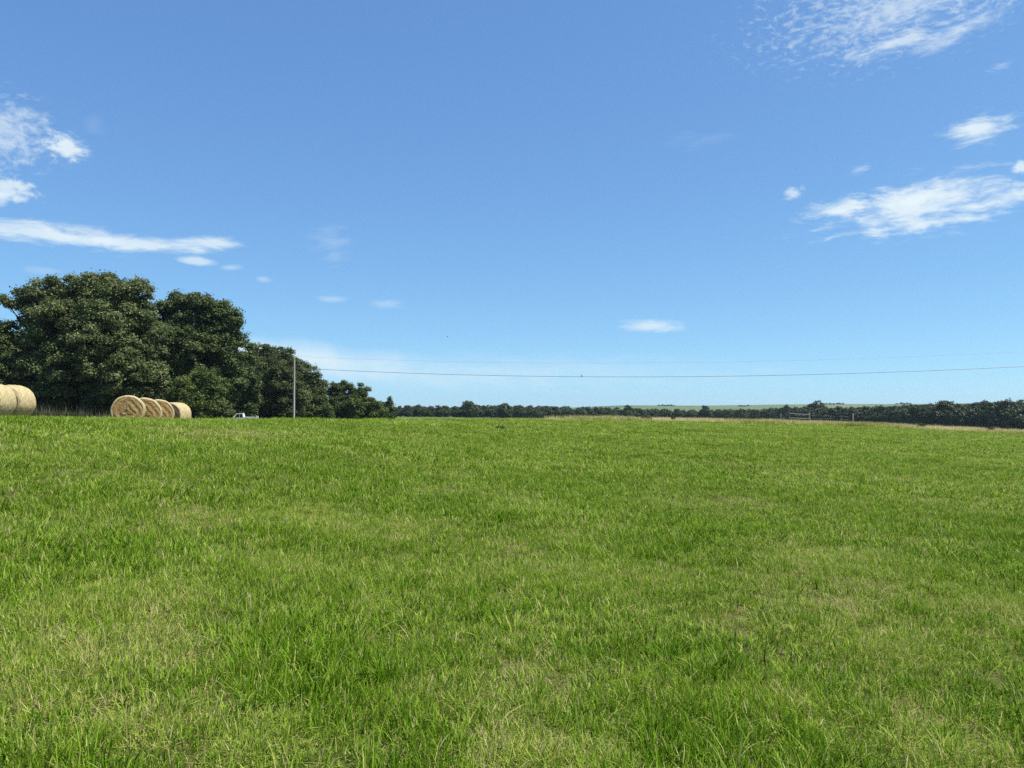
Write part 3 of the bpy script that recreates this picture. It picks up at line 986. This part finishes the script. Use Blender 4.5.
def box(cx, cy, cz, sx, sy, sz):
    v = np.array([(cx + a * sx / 2, cy + b * sy / 2, cz + c * sz / 2) for a in (-1, 1) for b in (-1, 1) for c in (-1, 1)])
    f = np.array([(0, 1, 3, 2), (4, 6, 7, 5), (0, 4, 5, 1), (2, 3, 7, 6), (0, 2, 6, 4), (1, 5, 7, 3)])
    return v, f


def pole(px, Y, top, label):
    x = (px - 512) / F * Y; z = gz(x, Y)
    o = empty('utility_pole', (x, Y, z))
    h = top - z
    pl = join_mesh('pole', [tube([(0, 0, -.5), (0, 0, h * .3), (0, 0, h * .7), (0, 0, h)], [.17, .16, .135, .115], 12)], M_pole, o)
    cv = np_mesh('pole_cap', *merge2([tube([(0, 0, h), (0, 0, h + .03), (0, 0, h + .04)], [.122, .122, .03], 12)]), smooth=False)
    link_mesh('pole_cap', cv, M_steel, o)
    join_mesh('insulator', [tube([(0, -.0, h + .04), (0, 0, h + .14), (0, 0, h + .16), (0, 0, h + .24), (0, 0, h + .26)], [.03, .03, .07, .06, .02], 10)], M_ceramic, o)
    join_mesh('insulator', [tube([(0, -.12, h - 1.5), (0, -.20, h - 1.5), (0, -.26, h - 1.5)], [.03, .055, .035], 10)], M_ceramic, o)
    join_mesh('ground_wire', [tube([(.02, -.165, .1), (.02, -.145, h * .6), (.01, -.12, h - 1.8)], [.012, .012, .012], 5)], M_wire, o)
    tag(o, label, 'utility pole')
    return o, Vector((x, Y, top + .26)), Vector((x, Y - .26, top - 1.5))


PY, QY, QPX = 116, 92, 1165
p1, a1, b1 = pole(294, PY, at(294, 358.0, PY).z, 'grey wooden utility pole in front of the dark trees')
p2, a2, b2 = pole(QPX, QY, at(QPX, 346, QY).z, 'grey wooden utility pole beyond the right edge of the photo')


def wire(name, A, B, sag, r, label):
    pts = []
    for i in range(61):
        t = i / 60
        p = A.lerp(B, t); p.z -= sag * 4 * t * (1 - t)
        pts.append(p)
    v, f = tube(pts, [r] * 61, 6)
    o = link_mesh(name, np_mesh(name, v, f, smooth=True), M_wire)
    tag(o, label, 'power line', 'overhead wires across the sky')
    return pts


wire('power_line', a1, a2, 1.6, .0065, 'upper faint overhead wire strung from the pole top')
low = wire('power_line', b1, b2, 1.75, .026, 'lower darker overhead wire with the perched bird')


# ------------------------------------------------------------------ birds
def bird(name, label, loc, rz, flying, s=1.0):
    bm = bmesh.new()
    rings = [(-.16, .012, .004, .01), (-.09, .02, .012, .008), (-.04, .04, .036, 0), (.02, .052, .05, 0), (.07, .04, .042, .012), (.095, .03, .03, .03), (.12, .03, .03, .038), (.145, .018, .018, .036), (.175, .003, .003, .03)]
    prev = None
    for (y, rx, rz_, dz) in rings:
        cur = [bm.verts.new((rx * math.cos(t), y, dz + rz_ * math.sin(t))) for t in np.linspace(0, 2 * math.pi, 10, endpoint=False)]
        if prev:
            for k in range(10): bm.faces.new((prev[k], prev[(k + 1) % 10], cur[(k + 1) % 10], cur[k]))
        prev = cur
    body = bpy.data.meshes.new('body'); bm.to_mesh(body); bm.free()
    for p in body.polygons: p.use_smooth = True
    o = empty(name, loc, rz); o.scale = (s, s, s)
    bo = link_mesh('body', body, M_feather, o)
    tilt = 0 if flying else R(38)
    bo.rotation_euler = (tilt, 0, 0); bo.location = (0, 0, 0 if flying else .06)
    for sgn in (-1, 1):
        if flying:
            v = np.array([(sgn * .04, .06, .02), (sgn * .20, .09, .07), (sgn * .36, .0, .05), (sgn * .2, -.03, .06), (sgn * .04, -.06, .015)])
        else:
            v = np.array([(sgn * .045, .07, .02), (sgn * .062, .0, .02), (sgn * .03, -.15, .012), (sgn * .05, -.05, -.02), (sgn * .052, .04, -.02)])
        v2 = v + np.array([0, 0, -.006]) if flying else v - np.array([sgn * .006, 0, 0])
        V = np.concatenate([v, v2])
        me = bpy.data.meshes.new('wing')
        me.from_pydata([tuple(p) for p in V], [], [(0, 1, 2, 3, 4), (9, 8, 7, 6, 5)] + [(k, (k + 1) % 5 + 0, (k + 1) % 5 + 5, k + 5) for k in range(5)])
        w = link_mesh('wing', me, M_feather, o)
        w.rotation_euler = (tilt, 0, 0); w.location = (0, 0, 0 if flying else .06)
    if not flying:
        join_mesh('leg', [tube([(.015, .0, .045), (.015, .0, -.005)], [.004, .004], 5)], M_feather, o)
        join_mesh('leg', [tube([(-.015, .0, .045), (-.015, .0, -.005)], [.004, .004], 5)], M_feather, o)
    tag(o, label, 'bird')
    return o


best = min(low, key=lambda p: abs(512 + F * p.x / p.y - 584))
bird('bird', 'small dark bird perched on the lower overhead wire', (best.x, best.y, best.z + .02), .4, False, 1.25)
pb = at(447.5, 336.5, 130)
bird('bird', 'tiny dark bird flying high in the open sky', tuple(pb), 1.1, True, 1.0)


# ------------------------------------------------------------------ fence at the far right edge of the field
def fence_pt(px, off=5.5):
    az = math.atan((px - 512) / F)
    r_ = float(np.interp(math.degrees(az), _AG, _TAB[0])) + off
    return Vector((r_ * math.sin(az), r_ * math.cos(az), 0))


f0 = fence_pt(780.5); fence = empty('fence', (f0.x, f0.y, gz(f0.x, f0.y)))
tops = []
for px, h, r_ in [(780.5, 1.05, .05), (789.3, 1.15, .06), (809.5, 1.28, .07), (830, .95, .03), (841, 1.0, .03), (852.5, 1.35, .08)]:
    p = fence_pt(px); z = gz(p.x, p.y)
    q = Vector((p.x - f0.x, p.y - f0.y, z - fence.location.z))
    lean = rng.normal(0, .02)
    join_mesh('post', [tube([(q.x, q.y, q.z - .3), (q.x + lean, q.y, q.z + h), (q.x + lean, q.y, q.z + h + .02)], [r_, r_ * .92, r_ * .5], 8)], M_post, fence)
    tops.append((px, q, h))
qa, qb = tops[1][1], tops[2][1]
join_mesh('rail', [tube([(qa.x, qa.y - .09, qa.z + 1.13), (qb.x, qb.y - .09, qb.z + 1.02)], [.055, .055], 8)], M_post, fence)
join_mesh('rail', [tube([(qa.x, qa.y - .09, qa.z + .62), (qb.x, qb.y - .09, qb.z + .60)], [.05, .05], 8)], M_post, fence)
for hh in (.35, .65, .95):
    join_mesh('wire', [tube([(q.x, q.y + .05, q.z + hh) for _, q, _ in tops], [.004] * len(tops), 4)], M_wire, fence)
tag(fence, 'pale wooden fence posts and brace rails in the dry grass at the field edge', 'fence')


# ------------------------------------------------------------------ white pickup beyond the crest
def build_pickup(label, px, Y, heading):
    x = (px - 512) / F * Y
    o = empty('pickup_truck', (x, Y, gz(x, Y) - .05), heading)
    W = 1.9

    def prism(pts, w, y0=0.0):
        n = len(pts)
        v = np.array([(a, y0 - w / 2, b) for a, b in pts] + [(a, y0 + w / 2, b) for a, b in pts])
        me = bpy.data.meshes.new('m')
        me.from_pydata([tuple(p) for p in v], [], [tuple(range(n))[::-1], tuple(range(n, 2 * n))] + [(k, (k + 1) % n, (k + 1) % n + n, k + n) for k in range(n)])
        return me

    def part(name, me, mat, parent=o, bev=.03):
        bm = bmesh.new(); bm.from_mesh(me)
        bmesh.ops.recalc_face_normals(bm, faces=bm.faces)
        if bev: bmesh.ops.bevel(bm, geom=bm.edges[:], offset=bev, segments=2, affect='EDGES')
        bm.to_mesh(me); bm.free()
        me.name = name
        return link_mesh(name, me, mat, parent)
    # front of the truck at -x; lower body with wheel arches
    arch = lambda cx: [(cx + .46 * math.cos(t), .42 + .46 * math.sin(t)) for t in np.linspace(math.pi, 0, 9)]
    low_ = [(-2.75, .42)] + arch(-1.75) + arch(1.62) + [(2.7, .45), (2.72, 1.12), (.62, 1.12), (-1.0, 1.12), (-2.55, 1.02), (-2.78, .9)]
    body = part('body', prism(low_, W), M_paint, bev=.035)
    cab = [(-1.25, 1.10), (-.55, 1.78), (.45, 1.80), (.62, 1.10)]
    part('cab', prism(cab, W - .16), M_paint, bev=.05)
    part('window', prism([(-.88, 1.16), (-.45, 1.68), (-.08, 1.69), (-.08, 1.16)], W - .13), M_glass, bev=.008)
    part('window', prism([(.0, 1.16), (.0, 1.69), (.36, 1.70), (.46, 1.16)], W - .13), M_glass, bev=.008)
    ws = np.array([(-1.17, -.72, 1.19), (-1.17, .72, 1.19), (-.63, .66, 1.735), (-.63, -.66, 1.735)])
    wn = np.array([-.035, 0, .035])
    me = bpy.data.meshes.new('windscreen')
    me.from_pydata([tuple(p) for p in np.concatenate([ws, ws + wn])], [], [(0, 1, 2, 3), (7, 6, 5, 4), (0, 4, 5, 1), (1, 5, 6, 2), (2, 6, 7, 3), (3, 7, 4, 0)])
    part('windscreen', me, M_glass, bev=0)
    for sy in (-1, 1):
        part('bed_side', prism([(.66, 1.125), (.66, 1.27), (2.7, 1.27), (2.7, 1.125)], .09, sy * (W / 2 - .06)), M_paint, bev=.015)
    part('tailgate', prism([(2.64, 1.125), (2.64, 1.30), (2.72, 1.30), (2.72, 1.125)], W - .26), M_paint, bev=.015)
    for sy in (-1, 1):
        join_mesh('bed_rack', [tube([(2.60, sy * .88, 1.25), (2.60, sy * .88, 1.48)], [.035, .035], 8)], M_paint, o)
    part('front_bumper', prism([(-2.92, .42), (-2.92, .66), (-2.74, .68), (-2.74, .42)], W - .05), M_steel, bev=.03)
    part('rear_bumper', prism([(2.72, .48), (2.72, .66), (2.88, .66), (2.88, .48)], W - .1), M_steel, bev=.03)
    part('grille', prism([(-2.815, .70), (-2.80, .92), (-2.74, .92), (-2.74, .70)], 1.15), M_rubber, bev=.008)
    for sy in (-1, 1):
        part('headlight', prism([(-2.82, .74), (-2.79, .92), (-2.70, .92), (-2.70, .74)], .28, sy * .76), M_lamp, bev=.01)
        part('tail_light', prism([(2.70, .8), (2.70, 1.08), (2.745, 1.08), (2.745, .8)], .14, sy * .87), M_tail, bev=.008)
        part('mirror', prism([(-.98, 1.18), (-.98, 1.36), (-.88, 1.36), (-.88, 1.18)], .16, sy * 1.03), M_paint, bev=.02)
        for cx in (-1.75, 1.62):
            y = sy * .80
            w = empty('wheel', (cx, y, .38)); w.parent = o
            join_mesh('tyre', [tube([(0, sy * -.13, 0), (0, sy * -.12, 0), (0, sy * .12, 0), (0, sy * .13, 0), (0, sy * .11, 0)], [.30, .38, .38, .31, .24], 24)], M_rubber, w, False)
            join_mesh('rim', [tube([(0, sy * .10, 0), (0, sy * .115, 0), (0, sy * .12, 0)], [.25, .20, .01], 16)], M_steel, w, False)
            for a in (-1.0, 1.0): pass
        for cx in (.04,):
            join_mesh('door_handle', [box(cx - .25, sy * (W / 2 + .012), 1.0, .2, .03, .04)], M_steel, o, False)
    tag(o, label, 'pickup truck')
    return o


build_pickup('white pickup truck parked before the trees, mostly hidden by the field crest', 241, 110, R(10)).scale = (.86, .86, .95)

# ------------------------------------------------------------------ sky, clouds, sun
SUN_EL, SUN_AZ = R(60), R(98)          # azimuth clockwise from the view direction
w = bpy.data.worlds.new('World'); scene.world = w; w.use_nodes = True
N = Nodes(w.node_tree)
bg = w.node_tree.nodes['Background']
sky = N.new('ShaderNodeTexSky', sky_type='NISHITA', sun_disc=False)
sky.sun_elevation = SUN_EL; sky.sun_rotation = SUN_AZ
sky.altitude = 200; sky.air_density = .65; sky.dust_density = .35; sky.ozone_density = 6
SKY_K = .10
EXPO = .60
dirv = N.new('ShaderNodeTexCoord').outputs['Generated']
sp = N.new('ShaderNodeSeparateXYZ'); N.l.new(dirv, sp.inputs[0])
az = N.math('ARCTAN2', sp.outputs[0], sp.outputs[1])
el = N.math('ARCSINE', sp.outputs[2])
cb = N.new('ShaderNodeCombineXYZ')
N.l.new(N.math('MULTIPLY', az, 1000), cb.inputs[0]); N.l.new(N.math('MULTIPLY', el, 1000), cb.inputs[1])
uv = cb.outputs[0]                      # azimuth and height in thousandths of a radian


def ang_(px, py):
    u, v = ray(px, py)
    return math.atan(u) * 1000, math.asin(v / math.sqrt(1 + u * u + v * v)) * 1000


warp = N.new('ShaderNodeTexNoise'); warp.inputs['Scale'].default_value = .016; warp.inputs['Detail'].default_value = 3
N.l.new(uv, warp.inputs['Vector'])
wv = N.vmath('MULTIPLY', N.vmath('SUBTRACT', warp.outputs['Color'], (.5, .5, .5)), (46, 22, 0))
uvw = N.vmath('ADD', uv, wv)
n_streak = N.noise(N.mapping(uvw, rot=(0, 0, R(-9)), scale=(.4, 1.5, 1)), .06, 8, .62)
n_puff = N.noise(N.mapping(uvw, scale=(.7, 1.2, 1)), .085, 7, .60)
n_mott = N.noise(N.mapping(uvw, rot=(0, 0, R(-20)), scale=(.75, 1.5, 1)), .12, 7, .60)
n_big = N.noise(uvw, .02, 3, .5)

#          px    py    rx   ry  tilt  noise     amount  opacity soft
CLOUDS = [(910, -8, 190, 52, 6, n_mott, 1.9, .40, 1.35),
          (890, 46, 55, 9, 8, n_streak, 1.3, .62, 1.1),
          (960, 30, 70, 10, 14, n_streak, 1.3, .5, 1.2),
          (900, 8, 120, 24, 8, n_streak, 1.5, .35, 1.4),
          (978, 129, 44, 15, 1, n_streak, 1.15, .85, 1.0),
          (918, 206, 130, 27, 5, n_streak, 1.25, .85, 1.15),
          (925, 196, 70, 13, 4, n_puff, .9, .80, 1.1),
          (845, 208, 52, 12, 3, n_streak, 1.0, .75, 1.0),
          (1000, 200, 55, 14, 8, n_streak, 1.0, .6, 1.1),
          (930, 222, 90, 9, 6, n_streak, 1.2, .5, 1.1),
          (795, 193, 14, 7, 8, n_puff, 1.06, .62, 0.94),
          (860, 168, 18, 5, 10, n_streak, 1.30, .42, 1.02),
          (1022, 167, 15, 7, 0, n_puff, 1.06, .75, 0.85),
          (1000, 66, 22, 5, 8, n_streak, 1.30, .32, 1.02),
          (10, 132, 60, 34, -10, n_puff, 1.45, .52, 1.19),
          (66, 147, 25, 14, -10, n_puff, 0.94, .85, 0.77),
          (5, 186, 44, 13, -10, n_puff, 1.2, .74, 0.85),
          (0, 201, 14, 8, 0, n_puff, 1.06, .5, 0.94),
          (40, 234, 130, 11, -3, n_streak, 0.9, .72, 0.85),
          (125, 242, 110, 9, -1, n_streak, 0.59, .72, 0.85),
          (205, 244, 46, 9, 6, n_streak, 0.83, .72, 0.85),
          (75, 229, 56, 7, -2, n_streak, 0.94, .35, 1.02),
          (197, 261, 24, 5.5, -2, n_streak, 0.71, .62, 0.85),
          (231, 268, 15, 4, 3, n_streak, 0.71, .36, 0.94),
          (263, 279, 11, 4, 0, n_streak, 0.71, .28, 0.94),
          (652, 326, 42, 8, -2, n_streak, 0.71, .66, 0.94),
          (333, 299, 18, 4, 0, n_streak, 0.83, .28, 1.02),
          (384, 304, 26, 6, 0, n_streak, 0.94, .24, 1.02),
          (42, 270, 26, 5, 0, n_streak, 0.94, .16, 1.02),
          (290, 358, 185, 22, -4, n_big, .4, .85, 1.15),
          (520, 372, 360, 26, -1, n_streak, .5, .40, 1.6),
          (420, 378, 190, 18, -2, n_streak, 0.59, .28, 1.27),
          (330, 243, 26, 22, -40, n_streak, 1.42, .16, 1.10),
          (700, 140, 40, 10, 0, n_streak, 1.18, .07, 1.10),
          (95, 125, 16, 12, -40, n_streak, 1.18, .07, 1.10)]
trans = None
for (px, py, rx, ry, tilt, nz, amp, op, soft) in CLOUDS:
    cu, cv_ = ang_(px, py)
    k = 1000 / F * (math.cos(math.atan((px - 512) / F)) ** 2)
    mp = N.mapping(uv, loc=(cu, cv_, 0), rot=(0, 0, R(tilt)), scale=(rx * max(k, .9), ry * 1000 / F, 1e6), typ='TEXTURE')
    ln = N.vmath('LENGTH', mp)
    q = N.math('MULTIPLY_ADD', N.math('SUBTRACT', nz, .5), amp * 2.2, N.math('SUBTRACT', 1.0, ln))
    d = N.maprange(q, 0, soft, 0, op, 'SMOOTHSTEP')
    d = N.math('MULTIPLY', d, N.maprange(ln, .75, 1.45, 1, 0, 'SMOOTHSTEP'))
    t = N.math('SUBTRACT', 1.0, d)
    trans = t if trans is None else N.math('MULTIPLY', trans, t)
cover = N.math('SUBTRACT', 1.0, trans, clamp=True)
ssep = N.new('ShaderNodeSeparateColor'); N.l.new(N.vmath('MULTIPLY', sky.outputs[0], (.1, .1, .1)), ssep.inputs[0])
scom = N.new('ShaderNodeCombineColor')
KE = SKY_K * 2 ** EXPO
for i, (g, k) in enumerate(((.678, .85), (.658, 1.20), (.45, 1.20))):     # the camera's tone curve on the sky
    N.l.new(N.math('MULTIPLY', N.math('POWER', ssep.outputs[i], g), k / KE), scom.inputs[i])
skyc = scom.outputs[0]
cl = N.mix(cover, skyc, (.84 / KE, .95 / KE, .985 / KE))
N.l.new(cl, bg.inputs['Color'])
bg.inputs['Strength'].default_value = SKY_K

sd = bpy.data.lights.new('sun', 'SUN'); sd.energy = 4.9; sd.angle = R(.5); sd.color = (1, .955, .88)
so = bpy.data.objects.new('sun', sd); COL.objects.link(so)
to_sun = Vector((math.cos(SUN_EL) * math.sin(SUN_AZ), math.cos(SUN_EL) * math.cos(SUN_AZ), math.sin(SUN_EL)))
so.rotation_euler = to_sun.to_track_quat('Z', 'Y').to_euler()
so.location = (20, -5, 40)

# ------------------------------------------------------------------ view
vs = scene.view_settings
vs.view_transform = 'Standard'; vs.look = 'None'; vs.gamma = 1; vs.exposure = EXPO
vs.use_curve_mapping = False
scene.cycles.use_denoising = False
scene.cycles.max_bounces = 6
scene.cycles.transparent_max_bounces = 4

# ------------------------------------------------------------------ air
hb = bpy.data.meshes.new('haze')
hv, hf = box(700, 1300, 34, 9000, 6600, 110)
hb.from_pydata([tuple(p) for p in hv], [], [tuple(f) for f in hf])
hm = bpy.data.materials.new('haze_air'); hm.use_nodes = True
hn = hm.node_tree.nodes; hn.remove(hn['Principled BSDF'])
pv = hn.new('ShaderNodeVolumePrincipled')
pv.inputs['Color'].default_value = (.72, .85, 1, 1)
pv.inputs['Density'].default_value = .00008
pv.inputs['Anisotropy'].default_value = .2
hm.node_tree.links.new(pv.outputs[0], hn['Material Output'].inputs['Volume'])
hz_o = link_mesh('haze', hb, hm)
tag(hz_o, 'thin blue summer haze over the far fields', kind='stuff')
